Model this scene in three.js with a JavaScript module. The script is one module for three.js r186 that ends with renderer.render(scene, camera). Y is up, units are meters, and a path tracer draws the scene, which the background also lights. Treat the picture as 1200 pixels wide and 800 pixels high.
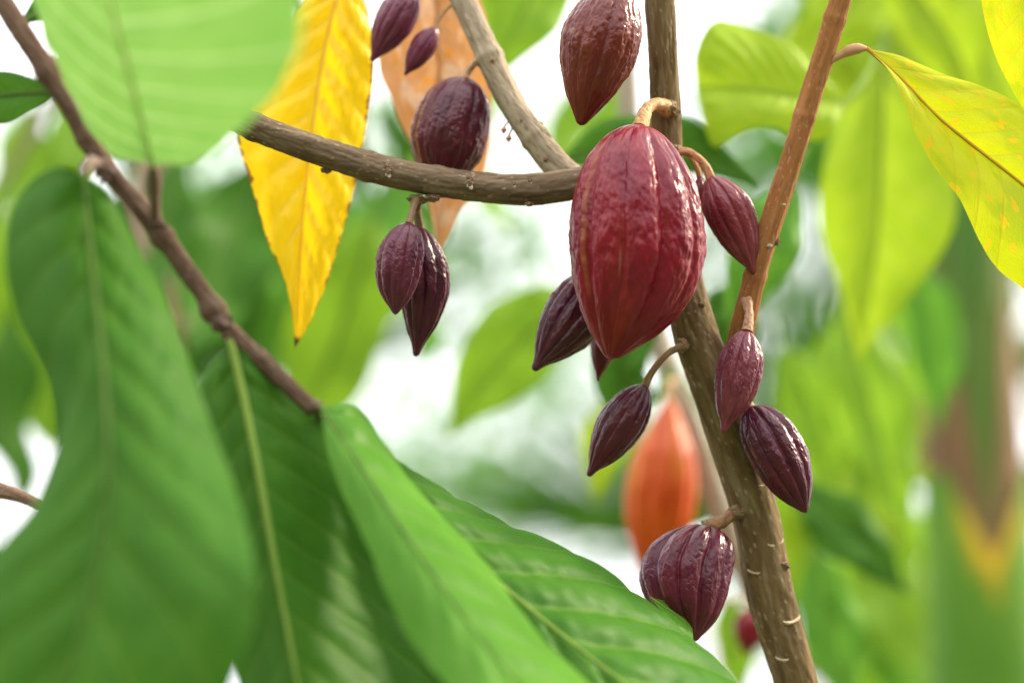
import * as THREE from 'three';
import { mergeGeometries } from 'three/addons/utils/BufferGeometryUtils.js';
import { ImprovedNoise } from 'three/addons/math/ImprovedNoise.js';

// ---------------------------------------------------------------- camera, sky, sun, exposure
const scene = new THREE.Scene();
const FOV = 20, PITCH = 14 * Math.PI / 180;
const camera = new THREE.PerspectiveCamera(FOV, 1024 / 682, 0.05, 400);
camera.position.set(0, 1.5, 0);
camera.rotation.set(PITCH, 0, 0);
camera.updateMatrixWorld(true);
camera.focus = 1.225;
camera.userData.fStop = 1.9;

const renderer = new THREE.WebGLRenderer({ antialias: true });
renderer.toneMapping = THREE.LinearToneMapping;
renderer.toneMappingExposure = 2.85;
renderer.shadowMap.enabled = true;

const PN = new ImprovedNoise();
const noise = (x, y, z) => PN.noise(x, y, z);
const fbm = (x, y, z, n = 4) => { let a = 0, w = 1, f = 1; for (let i = 0; i < n; i++) { a += w * PN.noise(x * f + i * 7.3, y * f + i * 3.1, z * f + i * 5.7); w *= 0.5; f *= 2.03; } return a; };
const clamp = (x, a = 0, b = 1) => Math.min(b, Math.max(a, x));
const smooth = (a, b, x) => { const t = clamp((x - a) / (b - a)); return t * t * (3 - 2 * t); };
const mixc = (a, b, t) => [a[0] + (b[0] - a[0]) * t, a[1] + (b[1] - a[1]) * t, a[2] + (b[2] - a[2]) * t];

const SUN = new THREE.Vector3(0.74, 0.62, -0.34).normalize();
{ // a bright hazy overcast: a pale, slightly uneven cloud sheet, brighter round the veiled sun
  const W = 512, H = 256, data = new Float32Array(W * H * 4);
  for (let j = 0; j < H; j++) for (let i = 0; i < W; i++) {
    const el = ((j + 0.5) / H - 0.5) * Math.PI, az = ((i + 0.5) / W - 0.5) * 2 * Math.PI;
    const d = new THREE.Vector3(Math.cos(el) * Math.cos(az), Math.sin(el), Math.cos(el) * Math.sin(az));
    let L = 0.60 + 1.0 * Math.max(0, d.y) + 0.12 * fbm(d.x * 2.2, d.y * 4.2, d.z * 2.2, 4);
    const c = Math.max(0, d.dot(SUN));
    const g = 0.5 * Math.pow(c, 6) + 0.9 * Math.pow(c, 40);
    const k = (j * W + i) * 4;
    data[k] = L * 0.985 + g * 1.0; data[k + 1] = L + g * 0.95; data[k + 2] = L * 1.02 + g * 0.84; data[k + 3] = 1;
  }
  const t = new THREE.DataTexture(data, W, H, THREE.RGBAFormat, THREE.FloatType);
  t.mapping = THREE.EquirectangularReflectionMapping; t.magFilter = THREE.LinearFilter; t.needsUpdate = true;
  scene.background = t; scene.environment = t;
}
const sun = new THREE.DirectionalLight(new THREE.Color().setRGB(1, 0.86, 0.62), 2.6);
sun.position.copy(SUN).multiplyScalar(20); sun.target.position.set(0, 1.6, -1.5);
sun.castShadow = true; sun.shadow.radius = 18; sun.shadow.mapSize.set(2048, 2048);
Object.assign(sun.shadow.camera, { left: -6, right: 6, top: 6, bottom: -6, near: 0.5, far: 60 });
scene.add(sun, sun.target);

// ---------------------------------------------------------------- helpers
let seed = 20231;
const rnd = () => { seed = (seed * 1664525 + 1013904223) >>> 0; return seed / 4294967296; };
const rr = (a, b) => a + (b - a) * rnd();
const TANV = Math.tan(FOV / 2 * Math.PI / 180);
const R0 = new THREE.Vector3(1, 0, 0), U0 = new THREE.Vector3(0, Math.cos(PITCH), Math.sin(PITCH)), F0 = new THREE.Vector3(0, Math.sin(PITCH), -Math.cos(PITCH));
/** a surveyed point of the place: bearing read off the photograph, distance in metres */
const P = (px, py, d) => camera.position.clone().addScaledVector(R0, (px - 600) / 400 * TANV * d).addScaledVector(U0, (400 - py) / 400 * TANV * d).addScaledVector(F0, d);
const PX = (n, d) => n * d * TANV / 400;                 // n picture units at distance d, in metres
const pts = (list, dd = 0) => list.map(([x, y, d]) => P(x, y, d + dd));

const names = {};
const numbered = (n) => { const k = names[n] = (names[n] ?? -1) + 1; return k ? `${n}_${String(k).padStart(3, '0')}` : n; };
function thing(name, label, category, at, group) {
  const o = new THREE.Group(); o.name = numbered(name); o.position.copy(at); scene.add(o);
  o.userData = { label, category }; if (group) o.userData.group = group;
  o.updateMatrixWorld(true);
  return o;
}
/** adds a mesh built in world coordinates under a parent, with its own pivot */
function part(name, geo, mat, parent, label, pivot) {
  const o = new THREE.Mesh(geo, mat); o.name = name; o.castShadow = o.receiveShadow = true;
  const p = pivot ? pivot.clone() : (geo.computeBoundingBox(), geo.boundingBox.getCenter(new THREE.Vector3()));
  geo.translate(-p.x, -p.y, -p.z);
  const w = new THREE.Vector3(); parent.updateMatrixWorld(true); parent.getWorldPosition(w);
  o.position.copy(p.sub(w)); parent.add(o);
  if (label) o.userData.label = label;
  return o;
}
function grid(nu, nv, f, closedV = false) { // f(u index, v index) -> {p, c, uv}
  const n = (nu + 1) * (nv + 1), pos = new Float32Array(n * 3), col = new Float32Array(n * 3), uv = new Float32Array(n * 2), idx = new Uint32Array(nu * nv * 6);
  let k = 0, q = 0;
  for (let i = 0; i <= nu; i++) for (let j = 0; j <= nv; j++, k++) {
    const r = f(i / nu, j / nv, i, j);
    pos[k * 3] = r.p.x; pos[k * 3 + 1] = r.p.y; pos[k * 3 + 2] = r.p.z;
    const c = r.c ?? [1, 1, 1]; col[k * 3] = c[0]; col[k * 3 + 1] = c[1]; col[k * 3 + 2] = c[2];
    uv[k * 2] = r.uv[0]; uv[k * 2 + 1] = r.uv[1];
  }
  for (let i = 0; i < nu; i++) for (let j = 0; j < nv; j++) {
    const a = i * (nv + 1) + j, b = a + nv + 1;
    idx[q++] = a; idx[q++] = a + 1; idx[q++] = b; idx[q++] = b; idx[q++] = a + 1; idx[q++] = b + 1;
  }
  const g = new THREE.BufferGeometry();
  g.setAttribute('position', new THREE.BufferAttribute(pos, 3)); g.setAttribute('color', new THREE.BufferAttribute(col, 3));
  g.setAttribute('uv', new THREE.BufferAttribute(uv, 2)); g.setIndex(new THREE.BufferAttribute(idx, 1));
  g.computeVertexNormals();
  if (closedV) { // one smooth normal across the seam
    const N = g.attributes.normal;
    for (let i = 0; i <= nu; i++) {
      const a = i * (nv + 1), b = a + nv, v = new THREE.Vector3(N.getX(a) + N.getX(b), N.getY(a) + N.getY(b), N.getZ(a) + N.getZ(b)).normalize();
      N.setXYZ(a, v.x, v.y, v.z); N.setXYZ(b, v.x, v.y, v.z);
    }
  }
  return g;
}
function framesAlong(curve, n, up = new THREE.Vector3(0, 0, 1)) {
  const out = []; let T0, N0;
  for (let i = 0; i <= n; i++) {
    const p = curve.getPointAt(i / n), T = curve.getTangentAt(i / n).normalize();
    if (!N0) { N0 = up.clone().addScaledVector(T, -up.dot(T)); if (N0.lengthSq() < 1e-4) N0.set(1, 0, 0).addScaledVector(T, -T.x); N0.normalize(); }
    else { const q = new THREE.Quaternion().setFromUnitVectors(T0, T); N0.applyQuaternion(q); N0.addScaledVector(T, -N0.dot(T)).normalize(); }
    T0 = T; out.push({ p, T, N: N0.clone(), B: new THREE.Vector3().crossVectors(T, N0) });
  }
  return out;
}
const curveOf = (p) => { const c = new THREE.CatmullRomCurve3(p, false, 'centripetal'); c.arcLengthDivisions = 400; return c; };
const lerpList = (list, t) => { const x = clamp(t) * (list.length - 1), i = Math.min(list.length - 2, Math.floor(x)), f = x - i, s = f * f * (3 - 2 * f); return list[i] + (list[i + 1] - list[i]) * s; };
/** tube with its own radius list, bumps and colours; both ends closed */
function tube(p, radii, { ns = 40, nl = 120, disp = () => 0, color = () => [1, 1, 1] } = {}) {
  const c = curveOf(p), L = c.getLength(), fr = framesAlong(c, nl);
  const own = radii.length === p.length, cum = [0]; for (let i = 1; i < p.length; i++) cum.push(cum[i - 1] + p[i].distanceTo(p[i - 1]));
  const radAt = (t) => { // radii that match the points sit at the points; shorter lists are spread evenly
    if (!own) return lerpList(radii, t);
    const x = t * cum[p.length - 1]; let i = 0; while (i < p.length - 2 && cum[i + 1] < x) i++;
    const f = clamp((x - cum[i]) / (cum[i + 1] - cum[i] || 1)), q = f * f * (3 - 2 * f); return radii[i] + (radii[i + 1] - radii[i]) * q;
  };
  return grid(nl + 2, ns, (u, v, i, j) => {
    const end = i === 0 || i === nl + 2, k = clamp(i - 1, 0, nl), f = fr[k], t = k / nl, th = v * Math.PI * 2;
    const jj = j % ns, tt = jj / ns * Math.PI * 2, q = f.p.clone().addScaledVector(f.N, Math.cos(tt) * .01).addScaledVector(f.B, Math.sin(tt) * .01);
    const r = end ? 0 : radAt(t) + disp(tt, t * L, q, t);
    return { p: f.p.clone().addScaledVector(f.N, Math.cos(th) * r).addScaledVector(f.B, Math.sin(th) * r), c: color(tt, t * L, q, t), uv: [v * 0.1, t * L] };
  }, true);
}
function tex(w, h, f, srgb = true) { // f(u,v) -> linear rgb
  const d = new Uint8Array(w * h * 4), enc = (x) => srgb ? (x <= 0.0031308 ? 12.92 * x : 1.055 * Math.pow(x, 1 / 2.4) - 0.055) : x;
  for (let j = 0; j < h; j++) for (let i = 0; i < w; i++) {
    const c = f((i + .5) / w, (j + .5) / h), k = (j * w + i) * 4;
    for (let m = 0; m < 3; m++) d[k + m] = 255 * clamp(enc(c[m])); d[k + 3] = 255;
  }
  const t = new THREE.DataTexture(d, w, h, THREE.RGBAFormat); t.magFilter = THREE.LinearFilter; t.minFilter = THREE.LinearMipmapLinearFilter; t.generateMipmaps = true;
  t.wrapS = t.wrapT = THREE.RepeatWrapping; if (srgb) t.colorSpace = THREE.SRGBColorSpace; t.needsUpdate = true; return t;
}

// ---------------------------------------------------------------- leaf surface: vein plan shared by relief and print
const NV = 12;
const veinPhase = (s, t) => (t * (1.04 - 0.12 * t) - 0.15 * Math.pow(Math.abs(s), 0.85) + (s < 0 ? 0.035 : 0)) * NV;
const veinDist = (s, t) => { const f = veinPhase(s, t); return Math.abs(f - Math.round(f)); };         // 0 on a vein, .5 between
function leafTexture({ base, alt, vein, blotch, spot, veinW = 0.05, veinA = 0.6, tert = 0.25, mottle = 0.5, tipBrown = 0, edgeBrown = 0, sd = 0, w = 512, h = 1024 }) {
  return tex(w, h, (u, v) => {
    const s = u * 2 - 1, t = v, x = s * 3, y = t * 9;
    let c = mixc(base, alt, clamp(0.5 + mottle * fbm(x * 1.3 + sd, y * 1.1, sd, 4)));
    if (blotch) c = mixc(c, blotch, smooth(0.12, 0.5, fbm(x * .9 + 11 + sd, y * .7, 3 + sd, 4)));
    const fine = noise(x * 22, y * 22, sd) * .5 + noise(x * 47, y * 47, sd) * .5;
    c = c.map((q) => q * (1 + 0.10 * fine));
    const ph = veinPhase(s, t);
    // small cross veins between the laterals
    const cell = Math.abs(noise(s * 26 + .6 * ph, ph * 5.2 + 3, sd + 2)); c = mixc(c, vein, tert * (1 - smooth(0, 0.07, cell)));
    const lw = veinW * (1.25 - 0.7 * Math.abs(s)); c = mixc(c, vein, veinA * (1 - smooth(lw * .4, lw, veinDist(s, t))));
    c = mixc(c, vein, veinA * (1 - smooth(0.012, 0.035 - .018 * t, Math.abs(s))));
    if (spot) c = mixc(c, spot, .8 * smooth(0.40, 0.5, fbm(x * 2.6 + 31, y * 2.6, sd + 9, 3) + .06 * fine));
    if (tipBrown) c = mixc(c, [0.10, 0.045, 0.02], smooth(1 - tipBrown, 1 - tipBrown * .6, t + .01 * noise(x * 4, y * 4, 1)));
    if (edgeBrown) c = mixc(c, [0.22, 0.07, 0.015], smooth(1 - edgeBrown, 1 - .3 * edgeBrown, Math.abs(s) + .09 * fbm(x * 3, y * 4, 5 + sd, 3)));
    return c;
  });
}
const bumpLeaf = tex(512, 1024, (u, v) => {
  const s = u * 2 - 1, t = v, ph = veinPhase(s, t);
  const cell = Math.abs(noise(s * 26 + .6 * ph, ph * 5.2 + 3, 2)), b = 0.72 + .12 * noise(s * 60, t * 180, 3) - 0.3 * (1 - smooth(0, 0.12, cell)) - .4 * (1 - smooth(0.01, 0.07, veinDist(s, t)));
  return [b, b, b];
}, false);
const leafMat = (map, tr = 0.42, coat = 0.5, cr = 0.38, bump = 0.0005) => new THREE.MeshPhysicalMaterial({ map, roughness: 1, transmission: tr, thickness: 0, clearcoat: coat, clearcoatRoughness: cr, specularIntensity: 0, bumpMap: bumpLeaf, bumpScale: bump, side: THREE.DoubleSide });
const GREEN = { base: [0.034, 0.115, 0.011], alt: [0.058, 0.155, 0.016], vein: [0.15, 0.25, 0.04], mottle: .45 };
const M = {};
M.green = leafMat(leafTexture({ ...GREEN, sd: 1, tert: .12, veinA: .35 }), 0.30, 0.17, 0.46);
M.light = leafMat(leafTexture({ base: [0.085, 0.235, 0.022], alt: [0.12, 0.29, 0.032], vein: [0.20, 0.34, 0.07], sd: 4, tert: .12, veinA: .35, edgeBrown: 0 }), 0.42, 0.22, 0.36);
M.pale = leafMat(leafTexture({ base: [0.12, 0.26, 0.045], alt: [0.16, 0.31, 0.065], vein: [0.30, 0.44, 0.16], sd: 43, tert: .15, veinA: .7, veinW: .08 }), 0.42, 0.25, 0.4);
M.yellow = leafMat(leafTexture({ base: [0.80, 0.48, 0.004], alt: [0.84, 0.57, 0.010], vein: [0.82, 0.55, 0.06], sd: 7, mottle: .35, tert: .1, veinA: .3, tipBrown: .035, edgeBrown: .03 }), 0.4, 0.5, 0.36, 0.0006);
M.dry = leafMat(leafTexture({ base: [0.50, 0.20, 0.055], alt: [0.62, 0.33, 0.15], vein: [0.70, 0.42, 0.22], blotch: [0.64, 0.40, 0.25], spot: [0.62, 0.24, 0.02], sd: 13, tert: .15, veinA: .3 }), 0.3, 0.25, 0.5, 0.0008);
M.lime = leafMat(leafTexture({ base: [0.40, 0.46, 0.006], alt: [0.52, 0.53, 0.008], vein: [0.52, 0.36, 0.02], blotch: [0.38, 0.44, 0.008], spot: [0.66, 0.42, 0.01], sd: 19, tert: .25, veinA: .4 }), 0.45, 0.3, 0.45);
M.back = leafMat(leafTexture({ base: [0.17, 0.33, 0.018], alt: [0.23, 0.39, 0.026], vein: [0.26, 0.38, 0.08], sd: 23, w: 256, h: 512, tert: .1, veinA: .4 }), 0.5, 0.35, 0.45);
M.backlime = leafMat(leafTexture({ base: [0.25, 0.38, 0.014], alt: [0.33, 0.45, 0.022], vein: [0.40, 0.45, 0.10], sd: 37, w: 256, h: 512, tert: .1, veinA: .4 }), 0.5, 0.3, 0.45);
const ribMat = (c, tr = 0) => new THREE.MeshPhysicalMaterial({ color: new THREE.Color().setRGB(...c), roughness: 1, transmission: 0.35, clearcoat: .15, clearcoatRoughness: .4, specularIntensity: 0 });
M.ribpale = ribMat([0.58, 0.68, 0.28]); M.rib = ribMat([0.25, 0.36, 0.07]); M.ribdark = ribMat([0.13, 0.22, 0.05]); M.ribyellow = ribMat([0.82, 0.60, 0.12]); M.riblime = ribMat([0.48, 0.30, 0.03]); M.ribdry = ribMat([0.52, 0.27, 0.12]);
const barkMat = new THREE.MeshPhysicalMaterial({ vertexColors: true, roughness: 0.8, specularIntensity: .25 });
const stalkMat = new THREE.MeshPhysicalMaterial({ vertexColors: true, roughness: 0.6, specularIntensity: .3 });

/** a leaf from its midrib and its two margins (each from base to tip), as a veined, arched sheet */
function loftLeaf(parent, mid, left, right, mat, rib, { nu = 110, nv = 56, quilt = 0.0016, arch = 0.004, wave = 0.002, ribR = 0.0016, label, sd = 0, petiole, petR = 0.0022, petMat } = {}) {
  const cm = curveOf(pts(mid)), cl = curveOf(pts(left)), cr = curveOf(pts(right));
  const A = [], Lq = [], Rq = [];
  for (let i = 0; i <= nu; i++) { A.push(cm.getPointAt(i / nu)); Lq.push(cl.getPointAt(i / nu)); Rq.push(cr.getPointAt(i / nu)); }
  const nrm = A.map((a, i) => {
    const T = A[Math.min(nu, i + 1)].clone().sub(A[Math.max(0, i - 1)]), X = Rq[i].clone().sub(Lq[i]);
    const n = new THREE.Vector3().crossVectors(X, T); return n;
  });
  for (let i = 0; i <= nu; i++) if (nrm[i].lengthSq() < 1e-12) nrm[i].copy(nrm[clamp(i, 3, nu - 3)]);
  nrm.forEach((n) => { n.normalize(); if (n.dot(F0) > 0) n.negate(); });
  const at = (i, s) => {
    const e = s < 0 ? Lq[i] : Rq[i], a = Math.abs(s), w = e.distanceTo(A[i]), k = Math.min(1, w / 0.03), t = i / nu;
    const vd = veinDist(s, t), pil = Math.pow(Math.sin(Math.PI * clamp(vd * 2) * .5), 0.7);
    const h = arch * Math.sin(Math.PI * a * .9) * k + quilt * k * (pil - .5) * smooth(0, .12, a) * (1 - .55 * a) + 0.25 * quilt * k * noise(s * 9 + sd, t * 30, sd) + wave * k * a * a * Math.sin(t * 17 + (s < 0 ? 2.1 : 0) + sd * 1.7) - 0.0007 * k * (1 - smooth(0, .06, a));
    const edge = 1 + 0.010 * k * a * noise(t * 24 + sd, s > 0 ? 4 : 9, sd);
    return A[i].clone().lerp(e, a * edge).addScaledVector(nrm[i], h);
  };
  const g = grid(nu, nv, (u, v, i, j) => ({ p: at(i, v * 2 - 1), uv: [v, u] }));
  const o = part('leaf', g, mat, parent, label);
  const rp = []; for (let i = 0; i <= nu * .97; i += 6) rp.push(A[Math.round(i)].clone().addScaledVector(nrm[Math.round(i)], 0.0004));
  part('midrib', tube(rp, [ribR, ribR * .8, ribR * .5, ribR * .2], { ns: 10, nl: 60 }), rib, o);
  if (petiole) part('petiole', tube(pts(petiole), [petR * 1.2, petR * .9, petR * .95, petR * 1.3, petR * 1.2, petR * .55], { ns: 12, nl: 30, disp: (a, l, q) => petR * .12 * noise(q.x * 300, q.y * 300, q.z * 300) }), petMat ?? rib, o);
  return o;
}

// ---------------------------------------------------------------- bark
function barkTube(p, radii, { tone = [[0.20, 0.14, 0.09], [0.30, 0.225, 0.15]], lichen = 0.25, ns = 64, nl = 360, rough = 1, sd = 0, nodes = [] } = {}) {
  return tube(p, radii, {
    ns, nl,
    disp: (a, l, q, t) => {
      const x = Math.cos(a) * 2.2, z = Math.sin(a) * 2.2;
      let h = 0.00075 * fbm(x * .7 + sd, l * 18, z * .7, 3) + 0.00042 * rough * fbm(x * 4.5, l * 130 + sd, z * 4.5, 3) - 0.0004 * rough * (1 - smooth(0, .13, Math.abs(noise(x * 3.2 + sd, l * 38, z * 3.2))));
      for (const [nt, amp, w] of nodes) h += amp * Math.exp(-(((t - nt) / w) ** 2));
      return h;
    },
    color: (a, l, q, t) => {
      const x = Math.cos(a) * 2.2, z = Math.sin(a) * 2.2;
      let c = mixc(tone[0], tone[1], clamp(.5 + .75 * fbm(x * 1.1 + sd, l * 34, z * 1.1, 4)));
      c = mixc(c, [0.34, 0.27, 0.17], lichen * smooth(.08, .4, fbm(x * 1.4 + 9 + sd, l * 26, z * 1.4, 3)));
      const dot = noise(x * 5 + sd, l * 230, z * 5); c = mixc(c, [0.42, 0.33, 0.23], .55 * smooth(.42, .6, dot));
      c = mixc(c, [0.10, 0.065, 0.04], .6 * smooth(.36, .6, noise(x * 4 + 3 + sd, l * 150, z * 4)));
      return c;
    },
  });
}
const scarMat = new THREE.MeshStandardMaterial({ color: new THREE.Color().setRGB(0.42, 0.33, 0.20), roughness: .85 });
const knobMat = new THREE.MeshStandardMaterial({ color: new THREE.Color().setRGB(0.17, 0.10, 0.06), roughness: .9 });
const sapMat = new THREE.MeshPhysicalMaterial({ color: new THREE.Color().setRGB(0.40, 0.33, 0.24), roughness: .45 });
/** the front of a bough at distance d, seen along the sight line through x,y: a crescent leaf scar with a knobbly bud */
function leafScar(parent, x, y, d, w, ang = 0, open = Math.PI, slope = 0) {
  const r = PX(w / 2, d), c = P(x, y, d), p = [];
  for (let i = 0; i <= 14; i++) { const a = Math.PI + (i / 14 - .5) * open - Math.PI / 2 + Math.PI; const X = Math.cos(a) * r, Y = Math.sin(a) * r * .45; p.push(c.clone().addScaledVector(R0, X * Math.cos(ang) - Y * Math.sin(ang)).addScaledVector(U0, X * Math.sin(ang) + Y * Math.cos(ang)).addScaledVector(F0, r * .2 * Math.cos(a) ** 2 + X * slope)); }
  part('leaf_scar', tube(p, [r * .10, r * .2, r * .16, r * .2, r * .1], { ns: 8, nl: 28, disp: (a, l, q) => r * .07 * noise(q.x * 900, q.y * 900, q.z * 900) }), scarMat, parent);
}
function knob(parent, x, y, d, w, h = w, mat = knobMat) {
  const g = new THREE.IcosahedronGeometry(1, 4), q = g.attributes.position, c = P(x, y, d), a = PX(w / 2, d), b = PX(h / 2, d);
  for (let i = 0; i < q.count; i++) { const X = q.getX(i), Y = q.getY(i), Z = q.getZ(i), k = 1 + .45 * fbm(X * 1.9 + x, Y * 1.9 + y, Z * 1.9, 3); q.setXYZ(i, c.x + X * k * a, c.y + Y * k * b, c.z + Z * k * a); }
  g.computeVertexNormals(); part('bud', g, mat, parent);
}

// ---------------------------------------------------------------- ground
{
  const g = new THREE.PlaneGeometry(300, 300, 150, 150); g.rotateX(-Math.PI / 2);
  const q = g.attributes.position, col = new Float32Array(q.count * 3);
  for (let i = 0; i < q.count; i++) {
    const x = q.getX(i), z = q.getZ(i), c = mixc([0.10, 0.085, 0.05], [0.09, 0.13, 0.04], clamp(.5 + fbm(x * .3, z * .3, 2, 4)));
    q.setY(i, 0.12 * fbm(x * .25, z * .25, 0, 3) - .03); col.set(c, i * 3);
  }
  g.setAttribute('color', new THREE.BufferAttribute(col, 3)); g.computeVertexNormals();
  const o = new THREE.Mesh(g, new THREE.MeshStandardMaterial({ vertexColors: true, roughness: 1 })); o.name = 'ground'; o.receiveShadow = true;
  o.userData = { kind: 'structure', label: 'leaf littered plantation soil under the cacao trees' }; scene.add(o);
}

// ---------------------------------------------------------------- the fruiting cacao tree in focus
const base1 = P(945, 900, 1.29); base1.y = 0;
const tree = thing('cacao_tree', 'brown barked cacao tree in sharp focus carrying the dark red pods', 'tree', base1);
const low = (x, y, d, h) => { const p = P(x, y, d); p.y = h; return p; };
const trunk = part('trunk', barkTube([low(1010, 900, 1.36, -0.02), low(985, 900, 1.33, .5), low(968, 900, 1.30, 1.1), ...pts([[950, 880, 1.285], [933, 800, 1.28], [903, 697, 1.275], [886, 605, 1.275], [860, 520, 1.275], [833, 440, 1.275], [817, 395, 1.276], [805, 350, 1.278], [790, 280, 1.28], [783, 210, 1.28], [780, 130, 1.275], [777, 60, 1.27], [773, -10, 1.27], [766, -160, 1.27]])],
  [.040, .030, .021, .0150, .0140, .0160, .0156, .0158, .0155, .0148, .0138, .0122, .0108, .0099, .0096, .0099, .0092], { nl: 1500, ns: 80, lichen: .25, rough: .75, tone: [[0.082, 0.049, 0.019], [0.165, 0.108, 0.046]], sd: 2 }), barkMat, tree);
const bough = part('branch', barkTube(pts([[781, 200, 1.282], [735, 206, 1.275], [690, 213, 1.268], [620, 222, 1.262], [540, 217, 1.258], [440, 197, 1.252], [340, 165, 1.245], [280, 141, 1.24], [215, 105, 1.235], [170, 78, 1.23]]),
  [.0115, .0108, .0102, .0100, .0098, .0094, .0088, .008, .006], { nl: 560, sd: 5, lichen: .2, tone: [[0.085, 0.054, 0.032], [0.16, 0.108, 0.066]], nodes: [[.435, .0009, .012], [.565, .0008, .01], [.78, .0009, .012]] }), barkMat, tree);
const limb = part('branch', barkTube(pts([[700, 222, 1.270], [680, 214, 1.272], [655, 196, 1.277], [613, 142, 1.285], [588, 98, 1.294], [543, 0, 1.31], [505, -75, 1.32], [455, -170, 1.33]]),
  [.0085, .0095, .0096, .0086, .0088, .0086, .0082, .007], { nl: 420, sd: 9, tone: [[0.22, 0.165, 0.11], [0.36, 0.285, 0.205]], lichen: .45, nodes: [[.20, .0008, .012], [.43, .0012, .012], [.63, .0009, .012]] }), barkMat, tree);
const shoot = part('branch', barkTube(pts([[848, 505, 1.277], [856, 460, 1.272], [868, 395, 1.268], [892, 300, 1.262], [928, 185, 1.258], [960, 80, 1.254], [985, 0, 1.25], [1008, -80, 1.246], [1030, -170, 1.245]]),
  [.0078, .0080, .0074, .0072, .0070, .0069, .0067, .006], { nl: 480, sd: 14, rough: .5, lichen: .05, tone: [[0.22, 0.085, 0.026], [0.32, 0.135, 0.045]], nodes: [[.27, .0006, .01], [.55, .0005, .008], [.72, .0007, .01]] }), barkMat, tree);
// scars and buds along the boughs
for (const [x, y, w, a] of [[893, 566, 13, .2], [909, 634, 20, .25], [928, 724, 22, .22]]) leafScar(trunk, x, y, 1.2625, w, a, 3.0, .8);
for (const [x, y, w, a] of [[884, 668, 15, -.2], [872, 583, 12, -.3], [917, 770, 15, -.1]]) leafScar(trunk, x, y, 1.2615, w, a, 2.6, -.5);
for (const [x, y, w, h] of [[918, 662, 16, 8], [822, 357, 9, 6], [909, 629, 4, 3], [930, 719, 4, 3], [886, 540, 7, 5]]) knob(trunk, x, y, 1.2655, w, h);
for (const [x, y, w, h] of [[335, 158, 10, 12], [455, 200, 9, 14], [551, 213, 9, 15], [621, 212, 6, 6], [602, 216, 5, 6]]) for (const [ox, oy, k] of [[0, 0, .8], [-.28, -.4, .45], [.3, -.3, .5], [.1, .42, .5], [-.25, .3, .35]]) knob(bough, x + ox * w, y + oy * h, 1.2425, w * k, h * k * .8, oy > 0 ? sapMat : knobMat);
for (const [x, y, w, h] of [[382, 199, 12, 7], [620, 239, 9, 5], [507, 232, 16, 8]]) knob(bough, x, y, 1.252, w, h);
for (const [x, y, d] of [[612, 142, 1.2775], [640, 187, 1.271], [566, 65, 1.294], [632, 145, 1.286]]) knob(limb, x, y, d, 7, 6);
for (const [x, y] of [[918, 240], [902, 288], [944, 128], [978, 10]]) knob(shoot, x, y, 1.254, 6, 4, sapMat);
knob(shoot, 911, 283, 1.259, 7, 8);
const cushionMat = new THREE.MeshStandardMaterial({ color: new THREE.Color().setRGB(.20, .125, .06), roughness: .85 });
for (const [x, y, d, w, h] of [[784, 128, 1.266, 22, 20], [790, 176, 1.270, 16, 14], [799, 405, 1.264, 16, 16], [866, 599, 1.265, 20, 18], [859, 463, 1.266, 14, 14]]) knob(trunk, x, y, d, w, h, cushionMat);
knob(limb, 577, 73, 1.292, 14, 12, cushionMat); knob(bough, 489, 233, 1.256, 22, 9, cushionMat); knob(shoot, 876, 352, 1.262, 13, 12, cushionMat); knob(shoot, 969, 74, 1.253, 12, 13, cushionMat);

// ---------------------------------------------------------------- cacao pods
const TAN = [0.30, 0.10, 0.035], CORK = [0.30, 0.17, 0.075];
const podMat = new THREE.MeshPhysicalMaterial({ vertexColors: true, roughness: 0.31, specularIntensity: .6 });
const PROFILE = {
  great: [[0, 0], [.004, .13], [.015, .25], [.04, .39], [.08, .54], [.19, .79], [.34, .955], [.48, 1], [.63, .935], [.78, .74], [.88, .50], [.94, .30], [.975, .17], [.99, .10], [1, 0]],
  neck: [[0, 0], [.01, .13], [.05, .24], [.12, .42], [.2, .63], [.3, .85], [.42, .98], [.52, 1], [.64, .93], [.76, .74], [.86, .52], [.93, .38], [.98, .22], [1, 0]],
  ripe: [[0, 0], [.006, .12], [.025, .27], [.06, .43], [.12, .62], [.2, .79], [.3, .93], [.42, 1], [.54, .97], [.65, .86], [.75, .69], [.84, .49], [.91, .31], [.96, .18], [.988, .10], [1, 0]],
  slim: [[0, 0], [.008, .16], [.03, .32], [.08, .53], [.16, .76], [.27, .94], [.38, 1], [.5, .97], [.62, .86], [.73, .69], [.82, .49], [.89, .29], [.94, .19], [.975, .14], [.992, .09], [1, 0]],
  full: [[0, 0], [.006, .16], [.025, .34], [.07, .56], [.15, .78], [.27, .94], [.4, 1], [.54, .98], [.67, .86], [.78, .68], [.87, .45], [.94, .24], [.98, .12], [1, 0]],
};
function profile(list, t) {
  let i = 0; while (i < list.length - 2 && list[i + 1][0] < t) i++;
  const g = (k) => list[clamp(k, 0, list.length - 1)], a = g(i), b = g(i + 1), h = b[0] - a[0], u = (t - a[0]) / h;
  const m = (k) => { const p = g(k - 1), q = g(k + 1); return k <= 0 ? 8 : k >= list.length - 1 ? -6 : (q[1] - p[1]) / (q[0] - p[0]); };
  const u2 = u * u, u3 = u2 * u;
  return Math.max(0, (2 * u3 - 3 * u2 + 1) * a[1] + (u3 - 2 * u2 + u) * h * m(i) + (-2 * u3 + 3 * u2) * b[1] + (u3 - u2) * h * m(i + 1));
}
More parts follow.
